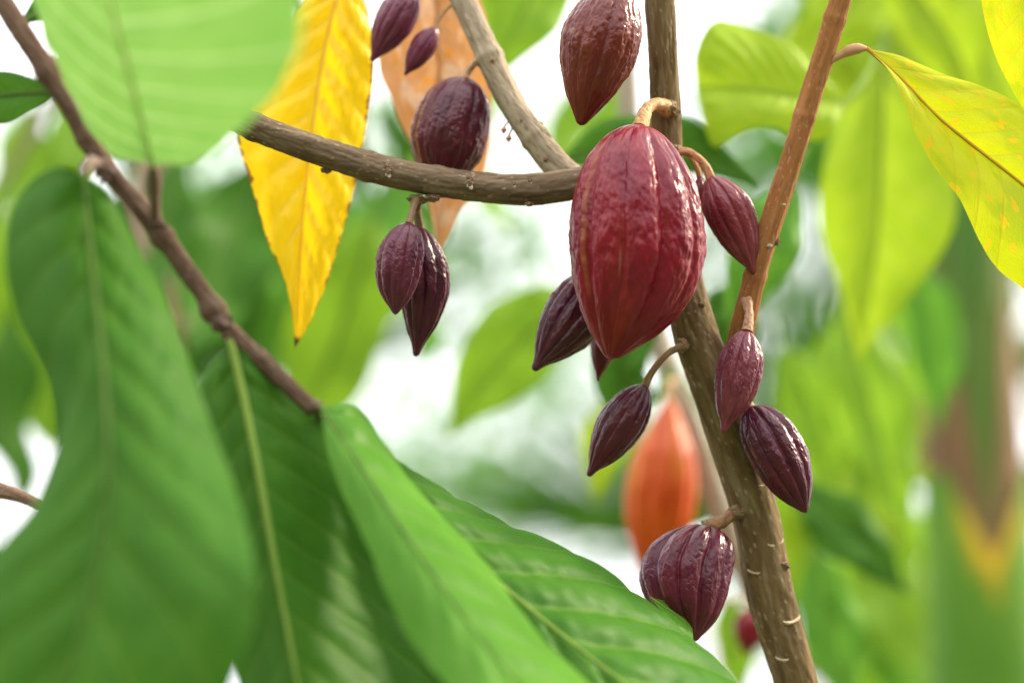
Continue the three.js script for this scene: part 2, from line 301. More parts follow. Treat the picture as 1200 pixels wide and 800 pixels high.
function pod({ label, group = 'cacao pods on the tree in focus', top, tip, w, shape = 'slim', roll = 0, ridge = .055, groove = .04, wrinkle = 1, grain = .3, bend = 0, bendPow = 1, vary = 1, sd = 1, nu = 190, nt = 200, cols, lines = [], stalk, stalkR = 4, stalkTone = [[0.34, 0.20, 0.09], [0.48, 0.31, 0.16]], flat = 1, scarAt }) {
  const A = P(...top), B = P(...tip), ax = B.clone().sub(A), L = ax.length(); ax.normalize();
  const R = PX(w / 2, (top[2] + tip[2]) / 2);
  const e1 = F0.clone().negate(); e1.addScaledVector(ax, -e1.dot(ax)).normalize(); const e2 = new THREE.Vector3().crossVectors(ax, e1); // e1 faces the photographer's side, e2 across
  const K = R / 0.04;
  const g = grid(nt, nu, (ut, v, i, j) => {
    const t = ut < .06 ? ut * ut / .06 * .5 + ut * .5 : ut > .94 ? 1 - ((1 - ut) ** 2 / .06 * .5 + (1 - ut) * .5) : ut;
    const th = (j % nu) / nu * Math.PI * 2, phi = th + roll + .05 * noise(t * 3, sd, 1);
    const fade = smooth(.0, .05, t) * (1 - smooth(.86, 1, t));
    const f5 = (phi * 5 / (2 * Math.PI)) % 1, q = ((f5 % 1) + 1) % 1, dDeep = Math.min(q, 1 - q), dShal = Math.abs(q - .5);
    const f10 = ((phi * 10 / (2 * Math.PI)) % 1 + 1) % 1;
    let rel = ridge * (Math.pow(Math.sin(Math.PI * f10), .8) - .6) * fade;
    rel -= groove * Math.exp(-((dDeep / .075) ** 2)) * fade + groove * .35 * Math.exp(-((dShal / .045) ** 2)) * fade;
    const x = Math.cos(th) * 2.6, z = Math.sin(th) * 2.6, y = t * L / R * 1.0;
    // warty, crosswise wrinkled skin
    const n1 = fbm(x * 1.2 + sd * 3, y * 1.7, z * 1.2, 3), n2 = noise(x * 4.2 + sd, y * 5.0, z * 4.2), n3 = noise(x * 9, y * 10 + sd, z * 9), n4 = Math.abs(noise(x * 2.6 + sd, y * 3.6 + n1 * 1.2, z * 2.6)), n5 = noise(x * 19 + sd, y * 20, z * 19);
    const onRidge = .4 + .6 * Math.sin(Math.PI * f10), n6 = Math.abs(noise(x * 4.5, y * 1.1 + sd, z * 4.5));
    rel += wrinkle * (.020 * n1 + (.012 + grain * .006) * n2 * onRidge - .017 * (1 - grain) * (1 - smooth(0, .16, n4)) * onRidge - .008 * (1 - smooth(0, .12, n6)) + (.0045 + .0055 * grain) * n3 + (.0022 + .0014 * grain) * n5) * smooth(0, .1, t) * (1 - .6 * smooth(.82, 1, t));
    const pr = profile(PROFILE[shape], t) * (1 + vary * .07 * noise(t * 2.6 + sd * .37, sd * 1.7, .4) * smooth(.05, .3, t) + vary * .05 * noise(Math.cos(th) * .9, sd * .9 + t * 1.5, Math.sin(th) * .9)), r = R * pr * (1 + rel) + R * .012 * n1 * (pr > 0 ? 1 : 0) * smooth(0, .03, t);
    const c = A.clone().addScaledVector(ax, t * L).addScaledVector(e2, bend * L * Math.sin(Math.PI * Math.pow(t, bendPow)));
    const p = c.addScaledVector(e1, Math.cos(th) * r * flat).addScaledVector(e2, Math.sin(th) * r);
    let col = mixc(cols[0], cols[1], clamp(.5 + .9 * fbm(x * .8 + sd * 2, y * .9, z * .8, 4)));
    if (cols[2]) col = mixc(col, cols[2], .8 * smooth(.05, .45, fbm(x * .55 + sd, y * .5 + 4, z * .55, 3)));
    if (cols[3]) col = mixc(col, cols[3], smooth(.3, .5, noise(x * 7 + 2, y * 9, z * 7 + sd)) * .35);
    for (const [lp, lw, lc, amt, t0, t1] of lines) { // corky streaks that run along a rib
      let d = Math.abs(((th - lp + .05 * noise(t * 5, lp, sd) + Math.PI) % (2 * Math.PI) + 2 * Math.PI) % (2 * Math.PI) - Math.PI);
      col = mixc(col, lc, amt * (1 - smooth(lw * .4, lw, d)) * smooth(t0, t0 + .06, t) * (1 - smooth(t1 - .1, t1, t)) * clamp(.65 + .8 * noise(t * 22, lp * 3, sd)));
    }
    return { p, c: col, uv: [v * 2 * Math.PI * R, t * L] };
  }, true);
  const o = thing('cacao_pod', label, 'cacao pod', A, group);
  part('husk', g, podMat, o, null, A.clone().lerp(B, .5));
  if (stalk) {
    const s = [...pts(stalk), A.clone().addScaledVector(ax, L * .018)], r = PX(stalkR, top[2]);
    part('stalk', tube(s, [r * 1.3, r * 1.0, r * .92, r * .95, r * 1.05, r * 1.25], { ns: 28, nl: 90, disp: (a, l, q) => r * (.16 * fbm(q.x * 150, q.y * 110, q.z * 150, 4) - .10 * (1 - smooth(0, .12, Math.abs(noise(q.x * 420, q.y * 300, q.z * 420))))), color: (a, l, q) => mixc(mixc(stalkTone[0], stalkTone[1], clamp(.5 + .9 * fbm(q.x * 160, q.y * 90, q.z * 160, 3))), [.14, .075, .035], .7 * smooth(.2, .5, fbm(q.x * 300 + 5, q.y * 260, q.z * 300, 3))) }), stalkMat, o);
  }
  return o;
}

const RED = [[0.135, 0.0018, 0.012], [0.185, 0.004, 0.014], [0.19, 0.011, 0.013], [0.09, 0.0015, 0.009]];
const MAROON = [[0.060, 0.004, 0.009], [0.095, 0.008, 0.012], [0.08, 0.006, 0.014], [0.038, 0.003, 0.007]];
const PURPLE = [[0.038, 0.0042, 0.012], [0.068, 0.008, 0.017], [0.054, 0.0065, 0.021], [0.026, 0.003, 0.009]];
const ROSE = [[0.13, 0.014, 0.023], [0.18, 0.029, 0.036], [0.135, 0.018, 0.028], [0.075, 0.008, 0.012]];
const BROWN = [[0.088, 0.0085, 0.006], [0.13, 0.018, 0.010], [0.105, 0.010, 0.010], [0.055, 0.006, 0.005]];

pod({ label: 'largest crimson cacao pod with broad ribs, hanging on a tan stalk before the trunk', top: [750, 147, 1.222], tip: [716, 421, 1.205], w: 157, shape: 'great', roll: .33, ridge: .075, groove: .055, wrinkle: 1.05, grain: .9, bend: -.058, bendPow: 1.6, vary: .25, sd: 3, nu: 400, nt: 440, cols: RED, lines: [[1.02, .05, TAN, .6, .04, .8], [1.34, .06, TAN, .5, .1, .7], [-.86, .04, [0.30, 0.07, 0.03], .7, .1, .8], [.32, .016, [0.40, 0.18, 0.12], .7, .55, .72], [-.2, .016, [0.26, 0.06, 0.04], .5, .1, .6]],
  stalk: [[782, 127, 1.266], [772, 122, 1.255], [761, 125, 1.244], [755, 135, 1.232]], stalkR: 8, stalkTone: [[0.36, 0.18, 0.07], [0.50, 0.29, 0.13]] });
pod({ label: 'brownish red cacao pod hanging above the largest pod, corky scratch on its flank', top: [727, -22, 1.245], tip: [680, 147, 1.232], w: 92, shape: 'ripe', roll: .1, ridge: .03, groove: .05, wrinkle: 1.26, grain: .6, bend: .02, sd: 8, nu: 260, nt: 280, cols: BROWN, lines: [[1.3, .06, CORK, .7, .05, .9], [.85, .12, CORK, .8, .42, .52]],
  stalk: [[770, -60, 1.266], [750, -62, 1.258], [735, -50, 1.25], [728, -35, 1.246]], stalkR: 8 });
pod({ label: 'plump purple cacao pod partly behind the horizontal bough, before the dry orange leaf', top: [545, 91, 1.305], tip: [514, 232, 1.296], w: 88, shape: 'full', roll: .55, ridge: .025, groove: .035, wrinkle: 1.26, bend: .03, sd: 13, nu: 240, nt: 240, cols: [[0.046, 0.005, 0.012], [0.08, 0.009, 0.017], [0.07, 0.004, 0.010], [0.03, 0.003, 0.008]], lines: [[.95, .06, [0.32, 0.13, 0.04], .8, .05, .95], [1.4, .1, [0.26, 0.10, 0.04], .5, .1, .95]],
  stalk: [[578, 73, 1.292], [565, 68, 1.297], [554, 76, 1.301], [548, 84, 1.304]], stalkR: 4.5, stalkTone: [[0.48, 0.28, 0.16], [0.58, 0.36, 0.22]] });
pod({ label: 'small pointed purple cacao pod beside the tiny thin one, over the dry orange leaf', top: [485, -14, 1.315], tip: [435, 72, 1.31], w: 46, roll: .2, ridge: 0.087, groove: .02, wrinkle: 1.15, sd: 17, nu: 160, nt: 160, cols: [[0.095, 0.0143, 0.0341], [0.134, 0.0260, 0.0465], [0.112, 0.0182, 0.0465], [0.067, 0.0104, 0.0248]],
  stalk: [[528, -30, 1.318], [515, -36, 1.318], [500, -32, 1.316], [490, -22, 1.315]], stalkR: 2.5 });
pod({ label: 'tiny thin purple cacao pod on a fine stalk over the dry orange leaf', top: [511, 32, 1.312], tip: [474, 88, 1.308], w: 29, roll: .8, ridge: 0.065, groove: .015, wrinkle: 0.80, sd: 21, nu: 130, nt: 130, cols: [[0.101, 0.0130, 0.0341], [0.134, 0.0234, 0.0465], [0.112, 0.0156, 0.0403], [0.078, 0.0104, 0.0279]],
  stalk: [[534, 4, 1.309], [526, 8, 1.310], [519, 16, 1.311], [514, 25, 1.312]], stalkR: 2 });
pod({ label: 'short wrinkled purple pod overlapping its longer twin beneath the horizontal bough', group: 'twin pods under the bough', top: [479, 261, 1.238], tip: [463, 369, 1.232], w: 53, shape: 'full', roll: .3, ridge: 0.102, groove: .03, wrinkle: 1.43, bend: .04, sd: 24, cols: [[0.069, 0.0091, 0.0217], [0.112, 0.0195, 0.0357], [0.092, 0.0156, 0.0372], [0.045, 0.0052, 0.0155]],
  stalk: [[487, 233, 1.252], [484, 243, 1.247], [482, 252, 1.242]], stalkR: 4, stalkTone: [[0.15, 0.09, 0.05], [0.22, 0.14, 0.08]] });
pod({ label: 'longer dark purple pod hanging half behind its short twin beneath the horizontal bough', group: 'twin pods under the bough', top: [492, 266, 1.268], tip: [487, 418, 1.262], w: 58, shape: 'slim', roll: .0, ridge: 0.102, groove: .03, wrinkle: 1.26, bend: -.05, sd: 27, cols: PURPLE,
  stalk: [[490, 230, 1.262], [489, 243, 1.265], [490, 255, 1.267]], stalkR: 5, stalkTone: [[0.15, 0.09, 0.05], [0.22, 0.14, 0.08]] });
pod({ label: 'dark purple pod whose upper half hides behind the largest crimson pod', top: [712, 318, 1.288], tip: [625, 434, 1.258], w: 70, shape: 'slim', roll: .15, ridge: 0.087, groove: .035, wrinkle: 1.15, sd: 30, cols: PURPLE,
  stalk: [[775, 290, 1.272], [755, 290, 1.277], [735, 298, 1.284], [722, 308, 1.287]], stalkR: 4 });
pod({ label: 'slender dark pod on an arched brown stalk below the largest pod', top: [757, 451, 1.252], tip: [689, 558, 1.245], w: 52, shape: 'slim', roll: .45, ridge: 0.080, groove: .02, wrinkle: 1.04, sd: 33, cols: [[0.043, 0.0046, 0.0109], [0.073, 0.0078, 0.0155], [0.056, 0.0065, 0.0139], [0.028, 0.0026, 0.0078]],
  stalk: [[800, 405, 1.262], [786, 412, 1.258], [773, 424, 1.255], [763, 438, 1.253]], stalkR: 4, stalkTone: [[0.16, 0.09, 0.04], [0.25, 0.15, 0.07]] });
pod({ label: 'rose red ribbed pod on a curved stalk beside the shoulder of the largest pod', top: [832, 207, 1.262], tip: [884, 321, 1.256], w: 56, shape: 'slim', roll: .1, ridge: 0.087, groove: .035, wrinkle: 1.09, bend: -.03, sd: 36, cols: ROSE,
  stalk: [[790, 178, 1.270], [806, 178, 1.266], [818, 185, 1.263], [827, 195, 1.262]], stalkR: 5, stalkTone: [[0.36, 0.17, 0.07], [0.46, 0.25, 0.12]] });
pod({ label: 'tiny rose pod sliver squeezed between the largest pod and the ribbed rose pod', top: [820, 207, 1.272], tip: [826, 254, 1.27], w: 20, shape: 'slim', roll: .4, ridge: 0.072, groove: .02, wrinkle: 0.92, sd: 39, nu: 90, nt: 90, cols: ROSE,
  stalk: [[790, 174, 1.274], [803, 178, 1.274], [811, 186, 1.273], [817, 197, 1.272]], stalkR: 3, stalkTone: [[0.36, 0.17, 0.07], [0.46, 0.25, 0.12]] });
pod({ label: 'wrinkled maroon pod hanging where the tan shoot joins the trunk', top: [876, 387, 1.246], tip: [847, 507, 1.232], w: 53, shape: 'slim', roll: .25, ridge: 0.094, groove: .035, wrinkle: 1.50, bend: -.02, sd: 42, nu: 220, nt: 230, cols: [[0.110, 0.0143, 0.0264], [0.162, 0.0312, 0.0434], [0.129, 0.0234, 0.0434], [0.067, 0.0078, 0.0186]],
  stalk: [[876, 352, 1.26], [877, 362, 1.255], [878, 373, 1.250]], stalkR: 6, stalkTone: [[0.32, 0.17, 0.10], [0.45, 0.27, 0.17]] });
pod({ label: 'dark purple ribbed pod with a blunt nipple tip, against the trunk under the maroon one', top: [880, 476, 1.254], tip: [945, 601, 1.238], w: 66, shape: 'full', roll: .1, ridge: 0.087, groove: .055, wrinkle: 1.26, bend: -.02, sd: 45, nu: 220, nt: 230, cols: [[0.045, 0.0046, 0.0124], [0.078, 0.0078, 0.0170], [0.062, 0.0065, 0.0217], [0.028, 0.0026, 0.0093]],
  stalk: [[856, 462, 1.268], [866, 463, 1.262], [874, 468, 1.257]], stalkR: 4.5 });
pod({ label: 'broad deeply ribbed purple pod on a thick stalk just above the big green leaf', top: [827, 617, 1.262], tip: [812, 752, 1.232], w: 104, shape: 'full', roll: .35, ridge: 0.13, groove: .06, wrinkle: 1.04, bend: .13, sd: 48, nu: 260, nt: 260, cols: [[0.062, 0.0052, 0.0139], [0.095, 0.0104, 0.0202], [0.076, 0.0078, 0.0232], [0.037, 0.0026, 0.0093]],
  stalk: [[868, 598, 1.268], [858, 603, 1.266], [848, 610, 1.264]], stalkR: 8, stalkTone: [[0.20, 0.10, 0.05], [0.32, 0.18, 0.09]] });
pod({ label: 'small dark red pod showing just below the tip of the hidden purple pod', top: [716, 352, 1.33], tip: [700, 447, 1.32], w: 34, shape: 'slim', roll: .3, sd: 51, nu: 110, nt: 110, cols: MAROON,
  stalk: [[780, 320, 1.285], [755, 320, 1.30], [735, 330, 1.32], [722, 342, 1.328]], stalkR: 4 });
{ // two tiny dried flower buds under the pale limb
  const b = thing('flower_bud', 'two tiny pink dried flower buds on threads under the pale limb', 'flower bud', P(602, 130, 1.29));
  for (const [x0, y0, x1, y1] of [[603, 126, 591, 148], [607, 128, 597, 158]]) {
    part('thread', tube(pts([[x0 + 8, y0 - 2, 1.288], [x0, y0 + 8, 1.288], [x1, y1, 1.288]]), [PX(1.6, 1.3), PX(1.2, 1.3), PX(1.2, 1.3)], { ns: 8, nl: 20, color: () => [.22, .13, .07] }), stalkMat, b);
    part('bud', tube(pts([[x1, y1, 1.288], [x1 - .5, y1 + 4, 1.288], [x1 - .5, y1 + 9, 1.288]]), [PX(1.4, 1.3), PX(3.8, 1.3), PX(.8, 1.3)], { ns: 12, nl: 16 }), new THREE.MeshStandardMaterial({ color: new THREE.Color().setRGB(.45, .2, .14), roughness: .7 }), b);
  }
}
// leaves of the tree in focus
loftLeaf(tree, [[405, -40, 1.345], [382, 50, 1.337], [370, 120, 1.332], [360, 200, 1.33], [353, 280, 1.328], [350, 345, 1.325], [345, 408, 1.32]],
  [[405, -40, 1.345], [352, 5, 1.34], [312, 68, 1.335], [287, 118, 1.33], [277, 157, 1.328], [290, 205, 1.325], [301, 240, 1.322], [314, 285, 1.32], [331, 325, 1.32], [342, 372, 1.32], [345, 408, 1.32]],
  [[405, -40, 1.345], [428, 5, 1.345], [437, 68, 1.345], [434, 115, 1.343], [425, 170, 1.34], [414, 222, 1.338], [400, 272, 1.335], [383, 330, 1.33], [362, 378, 1.325], [345, 408, 1.32]],
  M.yellow, M.ribyellow, { sd: 2, quilt: .0048, arch: .007, wave: .003, ribR: .0012, label: 'bright yellow leaf hanging behind the horizontal bough', petiole: [[470, -135, 1.33], [440, -110, 1.335], [418, -70, 1.342], [405, -40, 1.345]] });
loftLeaf(tree, [[512, -70, 1.40], [512, 20, 1.40], [516, 110, 1.40], [519, 190, 1.40], [517, 245, 1.395], [514, 298, 1.39]],
  [[512, -70, 1.40], [466, -20, 1.395], [445, 40, 1.39], [447, 88, 1.39], [458, 112, 1.39], [466, 138, 1.392], [480, 165, 1.395], [489, 192, 1.395], [498, 220, 1.395], [507, 262, 1.39], [514, 298, 1.39]],
  [[512, -70, 1.40], [556, -20, 1.40], [574, 45, 1.40], [577, 110, 1.40], [572, 180, 1.40], [558, 224, 1.4], [541, 243, 1.395], [529, 268, 1.39], [514, 298, 1.39]],
  M.dry, M.ribdry, { sd: 5, quilt: .003, arch: -.005, wave: .004, ribR: .0013, label: 'withered orange brown leaf hanging behind the small pods', petiole: [[500, -75, 1.33], [505, -88, 1.36], [510, -85, 1.39], [512, -70, 1.40]] });
loftLeaf(tree, [[1016, 57, 1.245], [1055, 92, 1.24], [1100, 138, 1.232], [1150, 178, 1.225], [1200, 217, 1.215], [1290, 298, 1.20], [1370, 400, 1.18]],
  [[1016, 57, 1.245], [1058, 66, 1.247], [1110, 90, 1.245], [1160, 109, 1.24], [1205, 130, 1.235], [1290, 185, 1.22], [1350, 280, 1.20], [1370, 400, 1.18]],
  [[1016, 57, 1.245], [1040, 82, 1.235], [1058, 116, 1.225], [1077, 165, 1.215], [1100, 207, 1.212], [1124, 236, 1.21], [1141, 270, 1.205], [1166, 310, 1.20], [1203, 342, 1.195], [1270, 395, 1.19], [1330, 415, 1.185], [1370, 400, 1.18]],
  M.lime, M.riblime, { sd: 8, quilt: .0012, arch: .005, wave: .002, ribR: .0013, label: 'yellow green leaf held out on a swollen stalk from the tan shoot', petiole: [[968, 74, 1.254], [982, 66, 1.252], [994, 60, 1.25], [1004, 57, 1.247], [1016, 57, 1.245]], petR: PX(5.2, 1.25), petMat: new THREE.MeshStandardMaterial({ color: new THREE.Color().setRGB(.45, .24, .12), roughness: .7 }) });
loftLeaf(tree, [[1200, -130, 1.25], [1215, -40, 1.24], [1235, 60, 1.23], [1262, 190, 1.22]],
  [[1200, -130, 1.25], [1158, -60, 1.25], [1152, 0, 1.245], [1163, 55, 1.24], [1183, 98, 1.235], [1210, 140, 1.23], [1262, 190, 1.22]],
  [[1200, -130, 1.25], [1260, -70, 1.22], [1300, 20, 1.21], [1300, 110, 1.21], [1262, 190, 1.22]],
  M.lime, M.riblime, { sd: 11, quilt: .0012, nu: 70, nv: 36, label: 'yellow green leaf hanging above the one on the swollen stalk', petiole: [[1012, -95, 1.246], [1080, -120, 1.25], [1150, -150, 1.252], [1200, -130, 1.25]] });
loftLeaf(tree, [[762, 700, 1.225], [785, 716, 1.222], [802, 730, 1.22], [813, 751, 1.218]], [[762, 700, 1.225], [775, 716, 1.215], [792, 738, 1.21], [813, 751, 1.218]], [[762, 700, 1.225], [790, 708, 1.23], [808, 724, 1.232], [813, 751, 1.218]],
  M.light, M.rib, { sd: 14, nu: 30, nv: 20, quilt: .0004, arch: .002, wave: .0006, ribR: .0005, label: 'small curled green leaf tip touching the broad pod' });

// ---------------------------------------------------------------- the leafy branch in front, of a neighbouring tree
const base2 = P(-330, 700, 1.25); base2.y = 0;
const front = thing('cacao_tree', 'cacao tree whose thin brown twig and big soft green leaves hang before the others', 'tree', base2);
part('trunk', barkTube([low(-330, 700, 1.25, -.02), low(-335, 700, 1.26, .7), low(-325, 700, 1.27, 1.4), low(-310, 700, 1.25, 2.0), low(-300, 700, 1.22, 2.6)], [.045, .038, .034, .03, .02], { nl: 200, sd: 31 }), barkMat, front);
const twig = part('branch', barkTube(pts([[-312, -260, 1.24], [-180, -190, 1.2], [-70, -100, 1.15], [-15, -25, 1.12], [30, 45, 1.105], [72, 108, 1.10], [125, 197, 1.095], [175, 257, 1.09], [235, 340, 1.09], [264, 382, 1.088], [312, 428, 1.085], [368, 480, 1.08]]),
  [.011, .009, .0078, .0066, .0060, .0058, .0055, .0052, .0046], { nl: 420, sd: 33, lichen: .15, tone: [[0.065, 0.036, 0.022], [0.115, 0.066, 0.042]], nodes: [[.585, .0018, .01], [.66, .0012, .008], [.78, .0014, .008], [.865, .0028, .010], [.93, .001, .008]] }), barkMat, front);
for (const [x, y, w, h] of [[122, 200, 22, 26], [260, 378, 24, 24], [185, 262, 16, 14], [300, 416, 16, 14]]) knob(twig, x, y, 1.086, w, h, new THREE.MeshStandardMaterial({ color: new THREE.Color().setRGB(.095, .056, .036), roughness: .85 }));
const DARKPET = new THREE.MeshStandardMaterial({ color: new THREE.Color().setRGB(.11, .065, .04), roughness: .8 });
loftLeaf(front, [[180, 193, 1.03], [166, 140, .995], [150, 80, .965], [133, 15, .935], [112, -70, .905], [70, -190, .88], [40, -320, .87]],
  [[180, 193, 1.03], [132, 172, 1.04], [88, 118, 1.045], [58, 58, 1.035], [40, -10, 1.02], [20, -100, .99], [0, -200, .93], [40, -320, .87]],
  [[180, 193, 1.03], [228, 190, .98], [285, 150, .90], [335, 92, .85], [362, 20, .82], [355, -70, .81], [280, -200, .82], [40, -320, .87]],
  M.pale, M.ribpale, { sd: 21, quilt: .0034, arch: .004, label: 'pale green leaf pointing up from the thin brown twig, half very soft', petiole: [[181, 262, 1.09], [181, 240, 1.075], [180, 215, 1.05], [180, 193, 1.03]], petR: .0032, petMat: DARKPET });
loftLeaf(front, [[96, 205, 1.03], [104, 280, .995], [114, 370, .96], [124, 470, .93], [126, 570, .905], [110, 680, .885], [85, 780, .87], [60, 900, .86], [50, 1000, .86]],
  [[96, 205, 1.03], [58, 200, 1.03], [20, 238, 1.02], [5, 300, 1.0], [14, 360, .985], [38, 410, .97], [62, 452, .96], [70, 510, .95], [40, 600, .92], [-15, 660, .90], [-80, 760, .88], [-70, 890, .87], [50, 1000, .86]],
  [[96, 205, 1.03], [130, 232, 1.04], [162, 290, 1.03], [190, 350, 1.01], [214, 415, .99], [240, 480, .965], [268, 550, .94], [292, 630, .91], [302, 700, .89], [290, 765, .88], [235, 860, .87], [140, 950, .86], [50, 1000, .86]],
  M.green, M.ribdark, { sd: 24, quilt: .0032, arch: .008, wave: .004, label: 'largest dark green leaf drooping from the thin brown twig, very soft', petiole: [[118, 200, 1.093], [112, 190, 1.07], [104, 192, 1.05], [96, 205, 1.03]], petR: .003, petMat: DARKPET });
loftLeaf(front, [[270, 398, 1.085], [284, 460, 1.075], [300, 540, 1.06], [318, 640, 1.045], [335, 730, 1.03], [350, 810, 1.015], [372, 940, 1.0]],
  [[270, 398, 1.085], [238, 438, 1.10], [224, 520, 1.10], [236, 620, 1.085], [258, 710, 1.065], [276, 790, 1.05], [310, 880, 1.02], [372, 940, 1.0]],
  [[270, 398, 1.085], [318, 424, 1.09], [372, 482, 1.115], [420, 560, 1.14], [470, 660, 1.15], [520, 745, 1.15], [560, 815, 1.14], [520, 900, 1.08], [372, 940, 1.0]],
  M.green, M.rib, { sd: 27, quilt: .0028, arch: .006, wave: .003, ribR: .0026, label: 'green leaf with a pale midrib hanging from a twig knot', petiole: [[263, 384, 1.086], [266, 391, 1.086], [270, 398, 1.085]], petR: .003, petMat: DARKPET });
loftLeaf(front, [[374, 476, 1.075], [430, 560, 1.045], [490, 650, 1.015], [560, 745, .99], [640, 840, .97], [780, 980, .94]],
  [[374, 476, 1.075], [386, 535, 1.05], [412, 612, 1.03], [446, 690, 1.005], [496, 770, .98], [560, 860, .955], [660, 950, .94], [780, 980, .94]],
  [[374, 476, 1.075], [412, 482, 1.10], [452, 524, 1.115], [492, 574, 1.11], [548, 648, 1.085], [612, 722, 1.06], [690, 800, 1.035], [780, 900, .99], [780, 980, .94]],
  M.light, M.ribdark, { sd: 30, quilt: .0022, arch: .006, wave: .003, ribR: .0012, label: 'fresh green leaf at the end of the thin brown twig, folded along its middle', petiole: [[366, 477, 1.081], [370, 476, 1.078], [374, 476, 1.075]], petR: .003, petMat: DARKPET });
loftLeaf(front, [[385, 492, 1.12], [480, 592, 1.115], [585, 684, 1.105], [660, 746, 1.095], [730, 800, 1.085], [830, 880, 1.07], [970, 985, 1.05]],
  [[385, 492, 1.12], [420, 575, 1.12], [500, 700, 1.11], [580, 800, 1.08], [700, 900, 1.055], [850, 985, 1.04], [970, 985, 1.05]],
  [[385, 492, 1.12], [430, 522, 1.15], [472, 552, 1.165], [553, 592, 1.18], [648, 637, 1.19], [702, 669, 1.19], [748, 705, 1.19], [810, 750, 1.185], [868, 798, 1.175], [945, 870, 1.13], [970, 985, 1.05]],
  M.green, M.rib, { sd: 33, nu: 160, nv: 80, quilt: .0052, arch: .006, wave: .0025, ribR: .0017, label: 'broad quilted green leaf spread under the broad ribbed pod', petiole: [[368, 479, 1.082], [374, 484, 1.10], [385, 492, 1.12]], petR: .003, petMat: DARKPET });
// small leaves at the frame's edge, on the same twig
for (const [mid, left, right, label] of [
  [[[72, 108, 1.10], [40, 108, 1.11], [0, 112, 1.12], [-70, 125, 1.13]], [[72, 108, 1.10], [35, 90, 1.11], [-5, 84, 1.12], [-70, 125, 1.13]], [[72, 108, 1.10], [40, 130, 1.11], [0, 146, 1.12], [-70, 125, 1.13]], 'small green leaf on the upper side of the twig'],
  [[[20, 30, 1.11], [75, -5, 1.12], [110, -40, 1.13], [140, -100, 1.14]], [[20, 30, 1.11], [50, -20, 1.12], [80, -60, 1.13], [140, -100, 1.14]], [[20, 30, 1.11], [90, 15, 1.12], [135, -10, 1.13], [140, -100, 1.14]], 'small green leaf by the twig near its upper end'],
]) loftLeaf(front, mid, left, right, M.green, M.ribdark, { sd: mid[0][0], nu: 40, nv: 24, label });
part('branch', barkTube(pts([[-310, 520, 1.255], [-160, 548, 1.22], [-40, 568, 1.19], [18, 580, 1.17], [45, 592, 1.165]]), [.011, .009, .0078, .0072, .0062, .003], { nl: 200, sd: 41, tone: [[0.13, 0.07, 0.045], [0.22, 0.13, 0.085]] }), barkMat, front);

// ---------------------------------------------------------------- the cacao tree behind, with the orange pod
const base3 = P(930, 850, 1.80); base3.y = 0;
const back = thing('cacao_tree', 'pale barked cacao tree just behind, bearing the ripe orange pod and soft leaves', 'tree', base3);
part('trunk', barkTube([low(985, 850, 1.86, -.02), low(965, 850, 1.83, .7), low(945, 850, 1.80, 1.35), ...pts([[925, 800, 1.79], [893, 710, 1.785], [862, 645, 1.78], [836, 575, 1.78], [812, 505, 1.78], [785, 440, 1.78], [756, 340, 1.79], [742, 220, 1.80], [735, 90, 1.81], [722, -80, 1.82], [700, -320, 1.84]])], [.042, .03, .022, .017, .0145, .013, .012, .011, .010, .009], { nl: 500, sd: 51, tone: [[0.24, 0.19, 0.14], [0.36, 0.30, 0.23]] }), barkMat, back);
pod({ label: 'ripe orange cacao pod hanging behind the trunk, out of focus', group: 'pods on the tree behind', top: [786, 468, 1.74], tip: [764, 690, 1.725], w: 84, shape: 'neck', roll: .2, ridge: .09, groove: .05, wrinkle: .5, sd: 60, nu: 160, nt: 160, cols: [[0.38, 0.040, 0.001], [0.48, 0.074, 0.002], [0.50, 0.13, 0.003], [0.38, 0.042, 0.001]], stalk: [[790, 448, 1.775], [785, 448, 1.76], [783, 456, 1.745]], stalkR: 5 });
pod({ label: 'small crimson pod out of focus low beside the trunk', group: 'pods on the tree behind', top: [884, 712, 1.70], tip: [874, 768, 1.70], w: 40, shape: 'slim', roll: .2, sd: 64, nu: 90, nt: 90, cols: RED, stalk: [[893, 705, 1.782], [890, 702, 1.75], [886, 704, 1.71]], stalkR: 3 });
part('branch', tube(pts([[893, 706, 1.785], [868, 703, 1.74], [842, 705, 1.70], [815, 712, 1.66]]), [PX(4, 1.7), PX(3, 1.7), PX(2, 1.7)], { ns: 12, nl: 40, color: () => [0.3, 0.24, 0.18] }), barkMat, back);

// arching leaf sprays of the tree behind: each leaf spread from its midrib and width; twigs tie them to the trunk
function simpleLeaf(parent, mid, w, mat, rib, { tilt = 0, label, from, sd = 0, nu = 40, nv = 24, skew = 0 } = {}) {
  const c = curveOf(pts(mid)), n = 9, ml = [], l = [], r = [];
  const prof = [0, .46, .78, .95, 1, .92, .74, .48, .2, 0];
  for (let i = 0; i <= n; i++) {
    const p = c.getPointAt(i / n), T = c.getTangentAt(i / n), view = p.clone().sub(camera.position).normalize(), side = new THREE.Vector3().crossVectors(T, view).normalize();
    const dir = side.clone().multiplyScalar(Math.cos(tilt)).addScaledVector(view, Math.sin(tilt)), W = PX(w / 2, mid[0][2]) * prof[i];
    ml.push(p); l.push(p.clone().addScaledVector(dir, -W * (1 + skew))); r.push(p.clone().addScaledVector(dir, W * (1 - skew)));
  }
  return loftPoints(parent, ml, l, r, mat, rib, { label, sd, nu, nv, from });
}
